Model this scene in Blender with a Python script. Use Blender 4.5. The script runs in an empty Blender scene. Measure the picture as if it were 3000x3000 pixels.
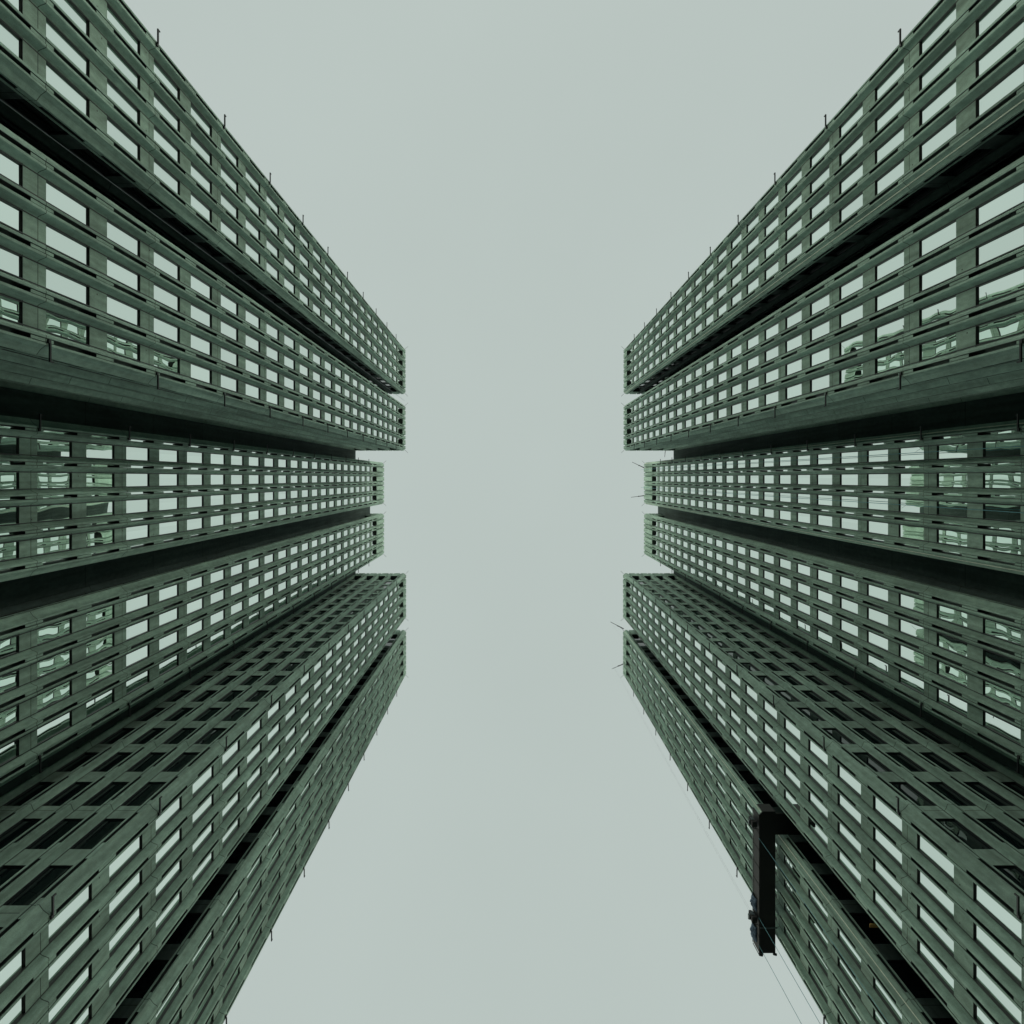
import bpy, bmesh, math, random
from mathutils import Vector, Matrix
random.seed(7)
S = bpy.context.scene
COL = S.collection
R = math.radians

# ------------------------------------------------------------------ scale
W = 1.508          # pitch of one window bay (m)
FL = 3.6           # storey height (m)
EYE = 1.6          # camera height (m)
def zn(n): return EYE + n * FL          # height of n storeys above the camera

# ------------------------------------------------------------------ camera, looking straight up
cam = bpy.data.cameras.new('camera'); cam_o = bpy.data.objects.new('camera', cam); COL.objects.link(cam_o)
cam_o.location = (0, 0, EYE); cam_o.rotation_euler = (math.pi, 0, 0)
cam.sensor_width = 36; cam.lens = 24
cam.shift_x = 10 / 3000; cam.shift_y = -99 / 3000
cam.clip_start = 0.1; cam.clip_end = 3000
S.camera = cam_o

# ------------------------------------------------------------------ overcast sky and soft sun
SUN_EL, SUN_ROT = R(34), R(180)
world = bpy.data.worlds.new('World'); S.world = world; world.use_nodes = True
nt = world.node_tree; N = nt.nodes; L = nt.links; N.clear()
out = N.new('ShaderNodeOutputWorld'); bg = N.new('ShaderNodeBackground'); L.new(bg.outputs[0], out.inputs[0])
sky = N.new('ShaderNodeTexSky'); sky.sky_type = 'NISHITA'; sky.sun_disc = False
sky.sun_elevation = SUN_EL; sky.sun_rotation = SUN_ROT; sky.air_density = 2; sky.dust_density = 5
tc = N.new('ShaderNodeTexCoord'); sp = N.new('ShaderNodeSeparateXYZ'); L.new(tc.outputs['Generated'], sp.inputs[0])
mr = N.new('ShaderNodeMapRange'); mr.interpolation_type = 'SMOOTHSTEP'
mr.inputs['From Min'].default_value = 0.0; mr.inputs['From Max'].default_value = 0.72
mr.inputs['To Min'].default_value = 1.0; mr.inputs['To Max'].default_value = 0.0
L.new(sp.outputs['Z'], mr.inputs['Value'])
# unseen low sky, boosted to light the fronts: up sideways and at -Y, dimmed at +Y
KX, KYM, KYP = 5.8, 1.6, -0.5
x2 = N.new('ShaderNodeMath'); x2.operation = 'MULTIPLY'; L.new(sp.outputs['X'], x2.inputs[0]); L.new(sp.outputs['X'], x2.inputs[1])
yr = N.new('ShaderNodeMapRange'); yr.inputs['From Min'].default_value = -1; yr.inputs['From Max'].default_value = 1
yr.inputs['To Min'].default_value = KYM; yr.inputs['To Max'].default_value = KYP
L.new(sp.outputs['Y'], yr.inputs['Value'])
ml = N.new('ShaderNodeMath'); ml.operation = 'MULTIPLY_ADD'; ml.inputs[1].default_value = KX
L.new(x2.outputs[0], ml.inputs[0]); L.new(yr.outputs[0], ml.inputs[2])
bo = N.new('ShaderNodeMath'); bo.operation = 'MULTIPLY'; L.new(ml.outputs[0], bo.inputs[0]); L.new(mr.outputs[0], bo.inputs[1])
cl = N.new('ShaderNodeTexNoise'); cl.inputs['Scale'].default_value = 2.2; cl.inputs['Detail'].default_value = 4
L.new(tc.outputs['Generated'], cl.inputs['Vector'])
cr = N.new('ShaderNodeMapRange'); cr.inputs['To Min'].default_value = 0.95; cr.inputs['To Max'].default_value = 1.05
L.new(cl.outputs['Fac'], cr.inputs['Value'])
zc = N.new('ShaderNodeVectorMath'); zc.operation = 'SCALE'; zc.inputs[0].default_value = (4.85, 5.55, 5.28); L.new(cr.outputs[0], zc.inputs['Scale'])
bc = N.new('ShaderNodeVectorMath'); bc.operation = 'SCALE'; bc.inputs[0].default_value = (6.1, 5.5, 4.25); L.new(bo.outputs[0], bc.inputs['Scale'])
vm = N.new('ShaderNodeVectorMath'); vm.operation = 'ADD'; L.new(zc.outputs[0], vm.inputs[0]); L.new(bc.outputs[0], vm.inputs[1])
mix = N.new('ShaderNodeMix'); mix.data_type = 'RGBA'; mix.inputs['Factor'].default_value = 0.995
L.new(sky.outputs[0], mix.inputs[6]); L.new(vm.outputs[0], mix.inputs[7])
L.new(mix.outputs[2], bg.inputs['Color']); bg.inputs['Strength'].default_value = 0.1

sun = bpy.data.lights.new('sun', 'SUN'); sun.energy = 0.5; sun.angle = R(40); sun.color = (1.0, 0.97, 0.9)
sun_o = bpy.data.objects.new('sun', sun); COL.objects.link(sun_o)
sd = Vector((0.0, -math.cos(SUN_EL), math.sin(SUN_EL)))
sun_o.rotation_euler = sd.to_track_quat('Z', 'Y').to_euler(); sun_o.location = sd * 200

vs = S.view_settings; vs.view_transform = 'Standard'; vs.look = 'None'; vs.exposure = 0; vs.gamma = 1; vs.use_curve_mapping = False

# ------------------------------------------------------------------ materials
def new_mat(name):
    m = bpy.data.materials.new(name); m.use_nodes = True
    return m, m.node_tree.nodes, m.node_tree.links, m.node_tree.nodes['Principled BSDF']

def concrete(name, base, var=0.36, joints=True, rough=0.88):
    m, n, l, b = new_mat(name)
    g = n.new('ShaderNodeNewGeometry')
    def noise(scale3, sc, det=5):
        mp = n.new('ShaderNodeMapping'); mp.inputs['Scale'].default_value = scale3
        l.new(g.outputs['Position'], mp.inputs['Vector'])
        t = n.new('ShaderNodeTexNoise'); t.inputs['Scale'].default_value = sc; t.inputs['Detail'].default_value = det
        l.new(mp.outputs[0], t.inputs['Vector']); return t.outputs['Fac']
    streak = noise((3.2, 3.2, 0.16), 1.0)
    blot = noise((0.35, 0.35, 0.35), 1.0, 3)
    grain = noise((1, 1, 1), 38.0, 3)
    mott = noise((1, 1, 0.5), 5.0, 6)
    def mrange(src, a, c, f0=0.25, f1=0.75):
        x = n.new('ShaderNodeMapRange'); x.inputs['From Min'].default_value = f0; x.inputs['From Max'].default_value = f1
        x.inputs['To Min'].default_value = a; x.inputs['To Max'].default_value = c
        l.new(src, x.inputs['Value']); return x.outputs[0]
    def mul(a, c):
        x = n.new('ShaderNodeMath'); x.operation = 'MULTIPLY'; l.new(a, x.inputs[0])
        if isinstance(c, float): x.inputs[1].default_value = c
        else: l.new(c, x.inputs[1])
        return x.outputs[0]
    f = mul(mul(mrange(streak, 1 - var, 1 + var * 0.6), mrange(blot, 1 - var * 0.5, 1 + var * 0.5)), mul(mrange(grain, 0.82, 1.16), mrange(mott, 0.80, 1.18)))
    # precast elements two storeys tall: each lot cast in a slightly different mix
    sx = n.new('ShaderNodeSeparateXYZ'); l.new(g.outputs['Position'], sx.inputs[0])
    def math2(op, a, c):
        x = n.new('ShaderNodeMath'); x.operation = op
        if hasattr(a, 'links'): l.new(a, x.inputs[0])
        else: x.inputs[0].default_value = a
        if c is not None:
            if hasattr(c, 'links'): l.new(c, x.inputs[1])
            else: x.inputs[1].default_value = c
        return x.outputs[0]
    zz = math2('DIVIDE', math2('SUBTRACT', sx.outputs['Z'], zn(8.47)), 2 * FL)
    if joints:
        qy = math2('DIVIDE', sx.outputs['Y'], W)
        cb = n.new('ShaderNodeCombineXYZ'); l.new(math2('FLOOR', zz, None), cb.inputs[0]); l.new(math2('FLOOR', qy, None), cb.inputs[1])
        wn = n.new('ShaderNodeTexWhiteNoise'); wn.noise_dimensions = '2D'; l.new(cb.outputs[0], wn.inputs['Vector'])
        f = mul(f, mrange(wn.outputs['Value'], 0.92, 1.07, 0, 1))
        fr = math2('ABSOLUTE', math2('SUBTRACT', math2('FRACT', math2('ADD', zz, 0.5), None), 0.5), None)
        ln = math2('GREATER_THAN', fr, 0.0026)
        f = mul(f, mrange(ln, 0.25, 1.0, 0, 1))
    vmx = n.new('ShaderNodeVectorMath'); vmx.operation = 'SCALE'; vmx.inputs[0].default_value = base
    l.new(f, vmx.inputs['Scale']); l.new(vmx.outputs[0], b.inputs['Base Color'])
    b.inputs['Roughness'].default_value = rough
    b.inputs['Specular IOR Level'].default_value = 0.25
    bp = n.new('ShaderNodeBump'); bp.inputs['Strength'].default_value = 0.35; bp.inputs['Distance'].default_value = 0.01
    l.new(grain, bp.inputs['Height']); l.new(bp.outputs[0], b.inputs['Normal'])
    return m

def plain(name, col, rough=0.6, metal=0.0, var=0.15, scale=6.0):
    m, n, l, b = new_mat(name)
    g = n.new('ShaderNodeNewGeometry'); t = n.new('ShaderNodeTexNoise'); t.inputs['Scale'].default_value = scale; t.inputs['Detail'].default_value = 4
    l.new(g.outputs['Position'], t.inputs['Vector'])
    x = n.new('ShaderNodeMapRange'); x.inputs['From Min'].default_value = 0.25; x.inputs['From Max'].default_value = 0.75
    x.inputs['To Min'].default_value = 1 - var; x.inputs['To Max'].default_value = 1 + var; l.new(t.outputs['Fac'], x.inputs['Value'])
    v = n.new('ShaderNodeVectorMath'); v.operation = 'SCALE'; v.inputs[0].default_value = col
    l.new(x.outputs[0], v.inputs['Scale']); l.new(v.outputs[0], b.inputs['Base Color'])
    b.inputs['Roughness'].default_value = rough; b.inputs['Metallic'].default_value = metal
    return m

def glass_mat(name, base, metal, ior):
    m, n, l, b = new_mat(name)
    b.inputs['Metallic'].default_value = metal; b.inputs['Roughness'].default_value = 0.0; b.inputs['IOR'].default_value = ior
    g = n.new('ShaderNodeNewGeometry')
    t = n.new('ShaderNodeTexNoise'); t.inputs['Scale'].default_value = 0.5; t.inputs['Detail'].default_value = 1.0
    l.new(g.outputs['Position'], t.inputs['Vector'])
    bp = n.new('ShaderNodeBump'); bp.inputs['Strength'].default_value = 1.0; bp.inputs['Distance'].default_value = 0.0085
    l.new(t.outputs['Fac'], bp.inputs['Height']); l.new(bp.outputs[0], b.inputs['Normal'])
    # every pane from a slightly different batch of coating
    dv = n.new('ShaderNodeVectorMath'); dv.operation = 'DIVIDE'; dv.inputs[1].default_value = (W, W, FL); l.new(g.outputs['Position'], dv.inputs[0])
    ad = n.new('ShaderNodeVectorMath'); ad.operation = 'ADD'; ad.inputs[1].default_value = (0, 0, -EYE / FL - 0.25); l.new(dv.outputs[0], ad.inputs[0])
    fl = n.new('ShaderNodeVectorMath'); fl.operation = 'FLOOR'; l.new(ad.outputs[0], fl.inputs[0])
    wn = n.new('ShaderNodeTexWhiteNoise'); wn.noise_dimensions = '3D'; l.new(fl.outputs[0], wn.inputs['Vector'])
    mr_ = n.new('ShaderNodeMapRange'); mr_.inputs['To Min'].default_value = 0.92; mr_.inputs['To Max'].default_value = 1.0; l.new(wn.outputs['Value'], mr_.inputs['Value'])
    sc = n.new('ShaderNodeVectorMath'); sc.operation = 'SCALE'; sc.inputs[0].default_value = base; l.new(mr_.outputs[0], sc.inputs['Scale'])
    l.new(sc.outputs[0], b.inputs['Base Color'])
    return m

M_CON = concrete('ribbed_precast_concrete', (0.238, 0.365, 0.312))
M_SPA = concrete('spandrel_concrete', (0.226, 0.340, 0.292))
M_DARK = concrete('dark_slot_surface', (0.065, 0.10, 0.096), joints=True)
M_GLASS = glass_mat('coated_glass', (0.90, 1.0, 0.93), 1.0, 1.5)
M_SIDE_GLASS = glass_mat('side_glass_dark_reflection', (0.004, 0.008, 0.009), 0.0, 1.38)  # same glass as the fronts, its dark reflections put into the colour
M_FRAME_SHADE = plain('black_frame_and_soffit_shade', (0.010, 0.016, 0.017), 0.45)  # frames and joints, also the painted shade under heads and parapets
M_IRON = plain('dark_iron', (0.012, 0.016, 0.018), 0.55)
M_BLACK = plain('black_painted_steel', (0.010, 0.013, 0.014), 0.7)
M_STEEL = plain('grey_steel', (0.10, 0.13, 0.14), 0.4, 0.6)
M_PALE = plain('pale_cable', (0.62, 0.70, 0.60), 0.5)
M_BLUE = plain('blue_rope', (0.10, 0.28, 0.33), 0.8)
M_TARP = plain('blue_grey_tarpaulin', (0.06, 0.11, 0.17), 0.85, 0, 0.4, 3)
M_SLATS = plain('orange_brown_slats', (0.42, 0.24, 0.07), 0.7, 0, 0.3, 9)  # plain orange-brown tone of the slats
M_ROOF = plain('roof_gravel', (0.22, 0.23, 0.21), 0.95)
M_GROUND = plain('asphalt', (0.045, 0.05, 0.05), 0.9, 0, 0.2, 1.5)

# ------------------------------------------------------------------ mesh helpers
class MB:
    def __init__(s): s.v = []; s.f = []; s.m = []
    def face(s, pts, mi=0):
        i = len(s.v); s.v += [tuple(p) for p in pts]; s.f.append(tuple(range(i, i + len(pts)))); s.m.append(mi)
    def solid(s, lo, hi, mi=0):
        i = len(s.v); k = len(lo); s.v += [tuple(p) for p in lo] + [tuple(p) for p in hi]
        s.f.append(tuple(range(i, i + k))[::-1]); s.m.append(mi)
        s.f.append(tuple(range(i + k, i + 2 * k))); s.m.append(mi)
        for a in range(k):
            c = (a + 1) % k
            s.f.append((i + a, i + c, i + k + c, i + k + a)); s.m.append(mi)
    def prism(s, poly, z0, z1, mi=0):
        s.solid([(x, y, z0) for x, y in poly], [(x, y, z1) for x, y in poly], mi)
    def box(s, a, b, mi=0):
        x0, x1 = sorted((a[0], b[0])); y0, y1 = sorted((a[1], b[1])); z0, z1 = sorted((a[2], b[2]))
        s.prism([(x0, y0), (x1, y0), (x1, y1), (x0, y1)], z0, z1, mi)
    def tube(s, a, b, r0, r1=None, n=8, mi=0):
        a = Vector(a); b = Vector(b); r1 = r0 if r1 is None else r1
        q = (b - a).to_track_quat('Z', 'Y')
        ring = lambda c, r: [c + q @ Vector((r * math.cos(2 * math.pi * t / n), r * math.sin(2 * math.pi * t / n), 0)) for t in range(n)]
        s.solid(ring(a, r0), ring(b, r1), mi)
    def build(s, name, mats, parent=None, fix=True, bevel=0.0):
        me = bpy.data.meshes.new(name); me.from_pydata(s.v, [], s.f)
        for m in (mats if isinstance(mats, (list, tuple)) else [mats]): me.materials.append(m)
        me.polygons.foreach_set('material_index', s.m)
        if fix or bevel:
            bm = bmesh.new(); bm.from_mesh(me); bmesh.ops.recalc_face_normals(bm, faces=bm.faces)
            if bevel: bmesh.ops.bevel(bm, geom=bm.edges[:], offset=bevel, segments=2, affect='EDGES', clamp_overlap=True)
            bm.to_mesh(me); bm.free()
        me.update()
        o = bpy.data.objects.new(name, me); COL.objects.link(o)
        if parent is not None: o.parent = parent
        return o

def tag(o, label=None, cat=None, group=None, kind=None):
    if label: o['label'] = label
    if cat: o['category'] = cat
    if group: o['group'] = group
    if kind: o['kind'] = kind
    return o
def thing(name, label, cat, loc=(0, 0, 0), group=None):
    o = bpy.data.objects.new(name, None); COL.objects.link(o); o.location = loc
    return tag(o, label, cat, group)

# ------------------------------------------------------------------ ground
g = MB(); g.face([(-900, -900, 0), (900, -900, 0), (900, 900, 0), (-900, 900, 0)])
tag(g.build('ground', M_GROUND, fix=False), kind='structure')

# ------------------------------------------------------------------ the twin towers
D = 0.235 * W                 # rib depth in front of the glass
SL, LIP, BASE = 0.057 * W, 0.112 * W, 0.245 * W
CO = 0.33 * W                 # corner rib to side plane
SP = 1.18 * W                  # bay pitch on the narrow sides
HEAD, SPH = 0.27, 0.315        # window head in the storey, spandrel height (storeys)
N_A, N_B = 29.07, 32.10       # roof heights in storeys above the eye
K_A, K_B = 28, 30             # top window storey
Q0 = [-12.87, -7.12, -1.43, 4.28, 9.98, 15.75]        # first rib of the six wings, in bays
CURVE = [(LIP, D), (0.121 * W, 0.985 * D), (0.137 * W, 0.88 * D), (0.153 * W, 0.70 * D), (0.171 * W, 0.48 * D),
         (0.197 * W, 0.27 * D), (0.226 * W, 0.13 * D), (BASE, 0.03 * D)]

def px(p):                    # world point -> photo pixel (3000 px frame)
    d = p[2] - EYE
    return 1490 + 2000 * p[0] / d, 1401 + 2000 * p[1] / d
def clip_area(pts):
    poly = [px(p) for p in pts]
    for ax, lim, sg in ((0, 0, 1), (0, 3000, -1), (1, 0, 1), (1, 3000, -1)):
        res = []
        for i in range(len(poly)):
            a, b = poly[i], poly[(i + 1) % len(poly)]
            ia, ib = sg * (a[ax] - lim) >= 0, sg * (b[ax] - lim) >= 0
            if ia: res.append(a)
            if ia != ib:
                t = (lim - a[ax]) / (b[ax] - a[ax]); res.append((a[0] + t * (b[0] - a[0]), a[1] + t * (b[1] - a[1])))
        poly = res
        if len(poly) < 3: return 0
    return abs(sum(poly[i][0] * poly[(i + 1) % len(poly)][1] - poly[(i + 1) % len(poly)][0] * poly[i][1] for i in range(len(poly)))) / 2

def tower(sgn, dwall, label):
    root = thing('office_tower', label, 'tower', (sgn * dwall * W, 0, 0))
    ox = sgn * dwall * W
    def T(p, q): return (sgn * (dwall * W - p) - ox, q)      # plan point, local to the tower's base
    inv = Matrix.Translation((-ox, 0, 0))
    core = MB(); wall = MB(); wins = []
    PA, PB, PC = 5.04 * W, 1.54 * W, 5.10 * W
    for wi, q0 in enumerate(Q0):
        isB = wi in (2, 3)
        pf = PB if isB else PA if wi < 2 else PC
        nr, kt = (N_B, K_B) if isB else (N_A, K_A)
        ztop = zn(nr); r1 = q0 * W; qa, qb = r1 - CO, r1 + 4 * W + CO
        zhead_top = zn(kt + HEAD)
        # body behind the glass
        pg = pf - D - 0.03
        core.box(T(-0.5, qa + D + 0.03) + (0,), T(pg, qb - D - 0.03) + (ztop - 0.5,))
        nb = 1 if isB else 4
        # faces: function (u, v) -> plan, rib list
        def front(u, v): return T(pf - D + v, u)
        def side_lo(u, v): return T(pf - u, qa + D - v)
        def side_hi(u, v): return T(pf - u, qb - D + v)
        fr = [r1 + k * W for k in range(5)]
        sr = [CO + k * SP for k in range(nb + 1)]
        def pills(mb, F, uc):
            for k in range(0, kt + 1):
                z0 = zn(k + HEAD); z1 = zn(k + HEAD + SPH) if k < kt else ztop - 0.01
                h = SL - 0.030
                mb.prism([F(uc - h, 0.0), F(uc + h, 0.0), F(uc + h, D - 0.022), F(uc - h, D - 0.022)], z0, z1)
                mb.prism([F(uc - h, 0.0), F(uc + h, 0.0), F(uc + h, D - 0.026), F(uc - h, D - 0.026)], z0 - 0.015, z0 - 0.001, 1)  # black plate under the pill, soffit shade put into colour
            mb.prism([F(uc - h, 0.0), F(uc + h, 0.0), F(uc + h, D - 0.022), F(uc - h, D - 0.022)], 0, zn(HEAD) - 1.2)
        def cheek(mb, F, uc, sg):
            poly = [(SL, -0.03), (SL, D)] + CURVE + [(BASE, -0.03)]
            mb.prism([F(uc + sg * a, v) for a, v in poly], 0, ztop)
            # thin black strips on the slot walls, sealant joint along the foot of the rib
            mb.prism([F(uc + sg * a, v) for a, v in ((SL - 0.012, -0.01), (SL + 0.004, -0.01), (SL + 0.004, D - 0.02), (SL - 0.012, D - 0.02))], 0, zhead_top, 1)
            mb.prism([F(uc + sg * a, v) for a, v in ((BASE - 0.015, -0.02), (BASE - 0.015, 0.074), (BASE + 0.03, 0.074), (BASE + 0.03, -0.02))], 0, zhead_top, 1)
        def strip(F, uc, par):
            s = MB(); z0 = zn(-0.2)
            s.face([F(uc - SL, 0.004) + (z0,), F(uc + SL, 0.004) + (z0,), F(uc + SL, 0.004) + (zhead_top,), F(uc - SL, 0.004) + (zhead_top,)])
            s.build('glass_strip', M_GLASS, par, fix=False)
        # free-standing piers
        for k in (1, 2, 3):
            b = MB(); cheek(b, front, fr[k], 1); cheek(b, front, fr[k], -1); pills(b, front, fr[k])
            strip(front, fr[k], b.build('pier', [M_CON, M_FRAME_SHADE], root))
        for F in (side_lo, side_hi):
            gap = (F is side_lo) == (wi % 2 == 1)
            for k in range(1, nb + 1):
                b = MB(); cheek(b, F, sr[k], -1)
                if k < nb: cheek(b, F, sr[k], 1)
                pills(b, F, sr[k]); strip(F, sr[k], b.build('pier', [M_DARK if gap else M_CON, M_FRAME_SHADE], root))  # gap-facing piers take the darker material
        # corner piers
        for F, S_, uc, sg in ((front, side_lo, fr[0], 1), (front, side_hi, fr[4], -1)):
            def C(a, c):      # a inward from the side plane, c inward from the front plane
                return T(pf - c, qa + a) if sg == 1 else T(pf - c, qb - a)
            e = CO - LIP; s2 = CO - SL
            b = MB()
            b.prism([C(*t) for t in [(s2, 0), (e, 0), (e * 0.90, e * 0.16), (e * 0.75, e * 0.36), (e * 0.58, e * 0.58), (e * 0.36, e * 0.75), (e * 0.16, e * 0.90), (0, e), (0, s2), (D - 0.01, s2), (s2, D - 0.01)]], 0, ztop)
            cheek(b, front, uc, sg); cheek(b, S_, CO, 1); pills(b, front, uc); pills(b, S_, CO)
            b.prism([C(*t) for t in ((s2 - 0.004, 0.02), (s2 + 0.012, 0.02), (s2 + 0.012, D + 0.01), (s2 - 0.004, D + 0.01))], 0, zhead_top, 1)
            b.prism([C(*t) for t in ((0.02, s2 - 0.004), (0.02, s2 + 0.012), (D + 0.01, s2 + 0.012), (D + 0.01, s2 - 0.004))], 0, zhead_top, 1)
            o = b.build('corner_pier', [M_CON, M_FRAME_SHADE], root)
            strip(front, uc, o); strip(S_, CO, o)
            # lightning rod on the roof corner
            c0 = C(e * 0.55, e * 0.55); c1 = C(-0.32, -0.32)
            t = MB(); t.tube(c0 + (ztop - 0.1,), c1 + (ztop + 0.15,), 0.018); t.build('lightning_rod', M_IRON, root)
        # spandrels, windows, parapet
        par = MB()
        for F, ribs, fac in ((front, fr, 0), (side_lo, sr, 1), (side_hi, sr, 2)):
            for i in range(len(ribs) - 1):
                gi = 1 if (fac == 1 and wi % 2 == 1) or (fac == 2 and wi % 2 == 0) else 0  # gap-facing spandrels take the darker material
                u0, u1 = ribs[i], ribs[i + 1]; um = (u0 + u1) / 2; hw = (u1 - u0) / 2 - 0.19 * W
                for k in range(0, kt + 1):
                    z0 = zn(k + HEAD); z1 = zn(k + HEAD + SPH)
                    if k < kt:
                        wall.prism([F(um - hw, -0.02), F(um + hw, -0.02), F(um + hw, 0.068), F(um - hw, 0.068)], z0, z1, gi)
                        wall.prism([F(um - hw, -0.02), F(um + hw, -0.02), F(um + hw, 0.064), F(um - hw, 0.064)], z0 - 0.016, z0 - 0.001, 2)  # black sheet standing in for the shade of the window head
                        if fac == 0 and random.random() < 0.3:      # anchor holes left by the formwork
                            uh = um + random.choice((-0.14, 0.16)) * W; zh = z0 + random.choice((0.42, 0.68)) * (z1 - z0)
                            ring = [(uh + 0.035 * math.cos(t * math.pi / 4), zh + 0.035 * math.sin(t * math.pi / 4)) for t in range(8)]
                            wall.solid([F(a, 0.066) + (z,) for a, z in ring], [F(a, 0.070) + (z,) for a, z in ring], 2)
                        zb, zt = z1 - 0.02, zn(k + 1 + HEAD) + 0.02
                        tu, tz = random.gauss(0, 0.0022), random.gauss(0, 0.0022)
                        def q(u, z): return F(u, 0.002 + tu * (u - um) + tz * (z - (zb + zt) / 2)) + (z,)
                        pts = [q(um - hw, zb), q(um + hw, zb), q(um + hw, zt), q(um - hw, zt)]
                        vis = hw - 0.05 * W
                        fb = []
                        for (a0, a1, h0, h1) in ((-vis, vis, zb, zb + 0.05), (-vis, vis, zt - 0.06, zt), (-vis - 0.04, -vis + 0.012, zb, zt), (vis - 0.012, vis + 0.04, zb, zt)):
                            fb.append(([F(um + a0, -0.01), F(um + a1, -0.01), F(um + a1, 0.02), F(um + a0, 0.02)], h0, h1))
                        wp = [(x + ox, y, z) for x, y, z in pts]
                        wins.append((clip_area(wp) if fac == 0 else 0, pts, fb, 2 if fac else 0))
                wall.prism([F(um - hw, -0.02), F(um + hw, -0.02), F(um + hw, 0.068), F(um - hw, 0.068)], 0, zn(HEAD) - 0.4, gi)
                # parapet panel flush with the rib fronts
                a = (u1 - u0) / 2 - 0.285 * W; c = (u1 - u0) / 2 - 0.225 * W
                par.prism([F(um - c, -0.02), F(um - c, 0.02), F(um - a - 0.02, 0.72 * D), F(um - a, D - 0.004), F(um + a, D - 0.004), F(um + a + 0.02, 0.72 * D), F(um + c, 0.02), F(um + c, -0.02)], zhead_top, ztop - 0.015)
                par.prism([F(um - c, -0.02), F(um - c, 0.02), F(um - a - 0.02, 0.70 * D), F(um - a, D - 0.012), F(um + a, D - 0.012), F(um + a + 0.02, 0.70 * D), F(um + c, 0.02), F(um + c, -0.02)], zhead_top - 0.016, zhead_top - 0.001, 1)  # parapet soffit's shade added as a black sheet
        par.build('parapet', [M_CON, M_FRAME_SHADE], root)
    # core behind the slots
    qA0, qAB = (Q0[0] * W - CO), (Q0[2] * W - CO + 0.3)
    qBC, qC1 = (Q0[3] * W + 4 * W + CO - 0.3), (Q0[5] * W + 4 * W + CO)
    core.box(T(-18, qA0 + 0.2) + (0,), T(0, qAB) + (zn(N_A) - 0.3,))
    core.box(T(-18, qAB) + (0,), T(0.003, qBC) + (zn(N_B) - 0.3,))
    core.box(T(-18, qBC) + (0,), T(0, qC1 - 0.2) + (zn(N_A) - 0.3,))
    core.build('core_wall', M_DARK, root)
    wall.build('wall', [M_SPA, M_DARK, M_FRAME_SHADE], root)
    # the hundred windows that show largest are parts of their own
    wins.sort(key=lambda t: -t[0])
    rest = MB()
    for i, (ar, pts, fb, gm) in enumerate(wins):
        if i < 100:
            w = MB(); w.face(pts); wo = w.build('window', M_GLASS, root, fix=False)
            f = MB()
            for poly, h0, h1 in fb: f.prism(poly, h0, h1)
            f.build('frame', M_FRAME_SHADE, wo)
        else:
            rest.face(pts, gm)
            for poly, h0, h1 in fb: rest.prism(poly, h0, h1, 1)
    tag(rest.build('window', [M_GLASS, M_FRAME_SHADE, M_SIDE_GLASS], root, fix=False), kind='stuff')
    # restraint brackets on the outer corner of each pair of wings, every second storey
    me = None
    for wi, sg in ((0, -1), (1, 1), (2, -1), (3, 1), (4, -1), (5, 1)):
        pf = PB if wi in (2, 3) else PA if wi < 2 else PC; kt = K_B if wi in (2, 3) else K_A
        qc = Q0[wi] * W + (4 * W if sg > 0 else 0)
        k = 4
        while k + 0.50 < kt + 0.4:
            x, y = T(pf, qc)
            if (wi, sg) not in BR:
                b = MB(); i = -sgn
                b.box((-0.04 * i, -0.05 * sg, -0.05), (0.06 * i, 0.08 * sg, 0.07))
                b.box((0.03 * i, 0.08 * sg, -0.035), (0.09 * i, 0.73 * sg, 0.035))
                b.box((0.03 * i, 0.68 * sg, 0.025), (0.08 * i, 0.73 * sg, 0.17))
                o = b.build('bracket', M_IRON, root); BR[(wi, sg)] = o
            else:
                o = BR[(wi, sg)].copy(); COL.objects.link(o); o.parent = root
            o.location = (x, y, zn(k + 0.50)); k += 2
    return root, T, ox

BR = {}
left, TL, oxl = tower(-1, 15.50, 'grey-green ribbed concrete office tower on the left, hung with no cradle')
BR = {}
right, TR, oxr = tower(1, 16.72, 'grey-green ribbed concrete office tower on the right carrying a black maintenance cradle')

XA, XB = 11.63 * W, 15.18 * W          # front planes of the right tower
# davit arms on the right tower's roof
def davit(x, q, n, dx, dy, dz=0.5):
    b = MB(); a = Vector((x - oxr, q, zn(n) - 0.1)); e = a + Vector((dx, dy, dz)); m = a.lerp(e, 0.42)
    b.tube(a, m, 0.075, 0.06); b.tube(m, e, 0.04, 0.035)
    b.tube(m - Vector((0.06, 0, 0)), m + Vector((-0.05, 0, 0.02)), 0.10)
    return b.build('davit_arm', M_IRON, right)
davit(XB + 0.1, -1.15 * W, N_B, -2.0, -1.0)
davit(XB + 0.1, 1.95 * W, N_B, -2.2, 0.3)
davit(XA + 0.1, 15.30 * W, N_A, -1.95, -0.95)
davit(XA + 0.1, 18.85 * W, N_A, -1.7, 0.9)
b = MB(); b.tube((15.9 * W - oxr, -2.80 * W, zn(N_A) - 0.2), (15.9 * W - oxr, -2.15 * W, zn(N_A) + 0.2), 0.05, 0.03); b.build('davit_arm', M_IRON, right)

# pale conductor cables fixed along corner piers of the right tower
def conductor(wi, sg):
    pf = XB if wi in (2, 3) else XA + (0.05 * W if wi < 2 else 0); n = N_B if wi in (2, 3) else N_A
    q = Q0[wi] * W + (4 * W + CO if sg > 0 else -CO)
    x, y = pf + 0.205, q - sg * 0.205
    x -= 0.02; y += sg * 0.02
    b = MB(); b.tube((x - oxr, y, 3), (x - oxr, y, zn(n)), 0.024, n=6); b.build('conductor_cable', M_PALE, right)
for a in ((0, 1), (2, -1), (2, 1), (5, -1)): conductor(*a)

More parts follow.
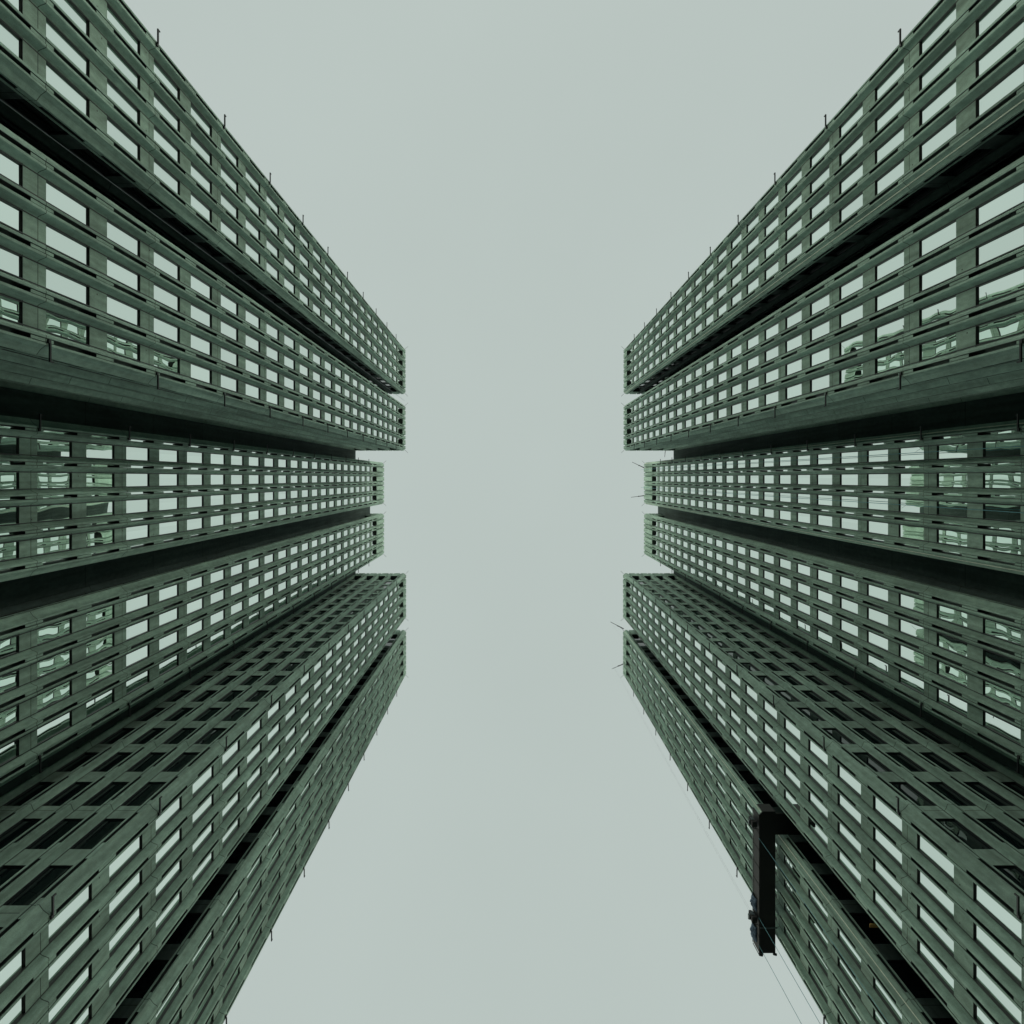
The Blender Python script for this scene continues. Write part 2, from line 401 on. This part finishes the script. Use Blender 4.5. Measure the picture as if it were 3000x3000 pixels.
# ------------------------------------------------------------------ ropes and cables hanging free
def rope(name, x, y, z0, z1, r, m, label, cat, group=None, sway=0.0):
    o = MB(); k = 14
    pts = [(sway * math.sin(t * math.pi / k), sway * 0.7 * math.sin(t * 2.1 * math.pi / k), (z1 - z0) * t / k) for t in range(k + 1)]
    for t in range(k): o.tube(pts[t], pts[t + 1], r, n=6)
    ob = o.build(name, m); ob.location = (x, y, z0)
    return tag(ob, label, cat, group)
rope('cable', -10.6 * W, -7.89 * W, 2, zn(N_A), 0.016, M_STEEL, 'thin pale cable hanging in the dark slot of the left tower', 'cable')
rope('rope', 14.85 * W, -0.95 * W, 1, zn(N_B), 0.017, M_BLUE, 'blue rope hanging down the set-back wing of the right tower, higher one in the photo', 'rope', 'blue ropes in front of the right tower', 0.05)
rope('rope', 14.85 * W, 1.02 * W, 1, zn(N_B), 0.017, M_BLUE, 'blue rope hanging down the set-back wing of the right tower, lower one in the photo', 'rope', 'blue ropes in front of the right tower', -0.05)

# ------------------------------------------------------------------ the maintenance cradle
NG = 12.3; ZG = zn(NG)
x0, x1 = 10.80 * W, 11.48 * W; y0, y1 = 14.36 * W, 20.42 * W
cr_ = thing('maintenance_cradle', 'long black L-shaped maintenance cradle hanging at the lower wing of the right tower', 'cradle', (x0, y0, ZG))
def loc(p): return (p[0] - x0, p[1] - y0, p[2] - ZG)
b = MB(); ax = XA + 3.2; ya, yb = 14.42 * W, 15.34 * W
b.prism([(0, 0.18), (0.18, 0), (x1 - x0, 0), (x1 - x0, ya - y0), (ax - x0, ya - y0), (ax - x0, yb - y0), (x1 - x0, yb - y0), (x1 - x0, y1 - y0), (0, y1 - y0)], 0, 0.09)
b.build('floor', M_BLACK, cr_, bevel=0.01)
b = MB(); b.box((-0.03, 0.2, 0.02), (0.0, y1 - y0, 1.05)); 
for t in range(9): b.box((-0.055, 0.25 + t * 1.12, 0.0), (-0.03, 0.31 + t * 1.12, 1.1))
b.build('outer_panel', M_BLACK, cr_)
b = MB(); b.box((0.18, -0.03, 0.02), (x1 - x0, 0.0, 1.05)); b.build('end_panel', M_BLACK, cr_)
b = MB(); b.box((0, y1 - y0, 0.02), (x1 - x0, y1 - y0 + 0.03, 1.05)); b.build('end_panel', M_BLACK, cr_)
b = MB()
for z in (0.55, 1.05): b.tube((x1 - x0 - 0.03, yb - y0, z), (x1 - x0 - 0.03, y1 - y0, z), 0.022)
for t in range(7): b.tube((x1 - x0 - 0.03, yb - y0 + t * 1.28, 0.08), (x1 - x0 - 0.03, yb - y0 + t * 1.28, 1.05), 0.02)
b.build('inner_rail', M_BLACK, cr_)
b = MB()
b.tube((-0.05, 0.2, 1.1), (-0.05, y1 - y0, 1.1), 0.03); b.build('outer_rail', M_STEEL, cr_)
b = MB(); b.box((0.02, 19.30 * W - y0, -0.05), (x1 - x0 + 0.10, 19.36 * W - y0, 0.0)); b.build('cross_bar', M_STEEL, cr_)
for yy in (14.93, 19.05):
    y = yy * W - y0
    h = MB(); h.box((-0.46, y - 0.20, 0.05), (-0.12, y + 0.18, 0.72)); h.box((-0.40, y - 0.14, 0.72), (-0.18, y + 0.12, 0.95))
    ho = h.build('hoist', M_BLACK, cr_, bevel=0.03)
    d_ = MB(); d_.tube((-0.50, y - 0.16, 0.45), (-0.50, y + 0.14, 0.45), 0.10, n=14); d_.build('drum', M_STEEL, ho)
    d_ = MB(); d_.box((-0.42, y - 0.24, 0.30), (-0.20, y - 0.205, 0.62)); d_.tube((-0.31, y + 0.18, 0.40), (-0.31, y + 0.34, 0.40), 0.085, n=12); d_.build('motor', M_STEEL, ho)
    d_ = MB(); 
    for (a, c) in (((-0.12, y + 0.26, 0.1), (-0.38, y + 0.26, 0.1)), ((-0.38, y + 0.26, 0.1), (-0.38, y + 0.16, 0.15)), ((-0.02, y + 0.36, 0.05), (-0.14, y + 0.24, 0.1)), ((0.0, y - 0.16, 0.3), (-0.13, y - 0.12, 0.3))): d_.tube(a, c, 0.022)
    d_.build('bracket', M_IRON, ho)
for (xx, r) in ((0.10, 0.13), (x1 - x0 - 0.02, 0.09)):
    w = MB(); w.tube((xx - 0.10, y1 - y0 + 0.10, 0.08), (xx + 0.12, y1 - y0 + 0.16, 0.06), r, r * 0.9, n=16); w.build('buffer_roller', M_IRON, cr_, bevel=0.02)
# fabric bundled on the outer railing
def tarp(ya_, yb_, label, seed):
    rnd = random.Random(seed); o = MB(); nq = 22; ns = 7; rows = []
    for i in range(nq + 1):
        t = i / nq; y = ya_ + (yb_ - ya_) * t; row = []
        bul = 0.10 + 0.13 * math.sin(t * math.pi) * (0.7 + 0.6 * rnd.random())
        for k in range(ns + 1):
            a = k / ns
            row.append((-0.07 - bul * math.sin(a * math.pi) * (0.75 + 0.5 * rnd.random()) , y, 1.16 - a * (0.75 + 0.12 * rnd.random())))
        rows.append(row)
    for i in range(nq):
        for k in range(ns): o.face([rows[i][k], rows[i + 1][k], rows[i + 1][k + 1], rows[i][k + 1]])
    ob = o.build('tarpaulin', M_TARP, None, fix=False); ob.location = (x0, y0, ZG)
    bm = bmesh.new(); bm.from_mesh(ob.data); bmesh.ops.remove_doubles(bm, verts=bm.verts, dist=1e-4)
    bmesh.ops.solidify(bm, geom=bm.faces, thickness=0.02)
    for f in bm.faces: f.smooth = True
    bm.to_mesh(ob.data); bm.free()
    return tag(ob, label, 'tarpaulin')
tarp(18.25 * W - y0, 18.80 * W - y0, 'blue-grey fabric bundle on the cradle railing above the lower hoist', 3)
tarp(19.5 * W - y0, 20.15 * W - y0, 'blue-grey fabric bundle on the cradle railing at the free end beyond the lower hoist', 5)
# wires up to the davits, ropes down to the ground
G1 = 'wire ropes the cradle hangs from'
rope('wire_rope', x0 - 0.30, 14.95 * W, ZG + 0.95, zn(N_A) + 0.3, 0.0035, M_STEEL, 'thin wire rope rising from the upper hoist of the cradle', 'wire rope', G1)
rope('wire_rope', x0 - 0.34, 19.02 * W, ZG + 0.95, zn(N_A) + 0.3, 0.0035, M_STEEL, 'thin wire rope rising from the lower hoist of the cradle, outer of the two', 'wire rope', G1)
rope('wire_rope', x0 - 0.16, 19.10 * W, ZG + 0.95, zn(N_A) + 0.3, 0.0035, M_STEEL, 'thin wire rope rising from the lower hoist of the cradle, nearer the facade', 'wire rope', G1)
G2 = 'ropes trailing below the cradle'
for yy, xx, lb in ((15.50, 10.82, 'blue-grey rope trailing down from the corner end of the cradle'), (18.92, 10.82, 'blue-grey rope trailing down beside the lower hoist of the cradle'),
                   (20.12, 10.82, 'blue-grey rope trailing down from the free end of the cradle')):
    rope('rope', xx * W - 0.06, yy * W, 1.0, ZG + 0.1, 0.013, M_BLUE, lb, 'rope', G2, 0.04)

# small slatted orange-brown panel in the slot of the right tower
b = MB()
for t in range(4): b.box((0, 0.045 * t, 0.0), (1.0, 0.045 * t + 0.036, 0.03))
b.box((0.05, 0.0, 0.03), (0.10, 0.18, 0.06)); b.box((0.72, 0.0, 0.03), (0.77, 0.18, 0.06))
o = b.build('slatted_panel', M_SLATS); o.location = (11.62 * W, 14.345 * W, zn(9.2))
tag(o, 'small orange-brown slatted panel in the dark slot beside the maintenance cradle', 'panel')
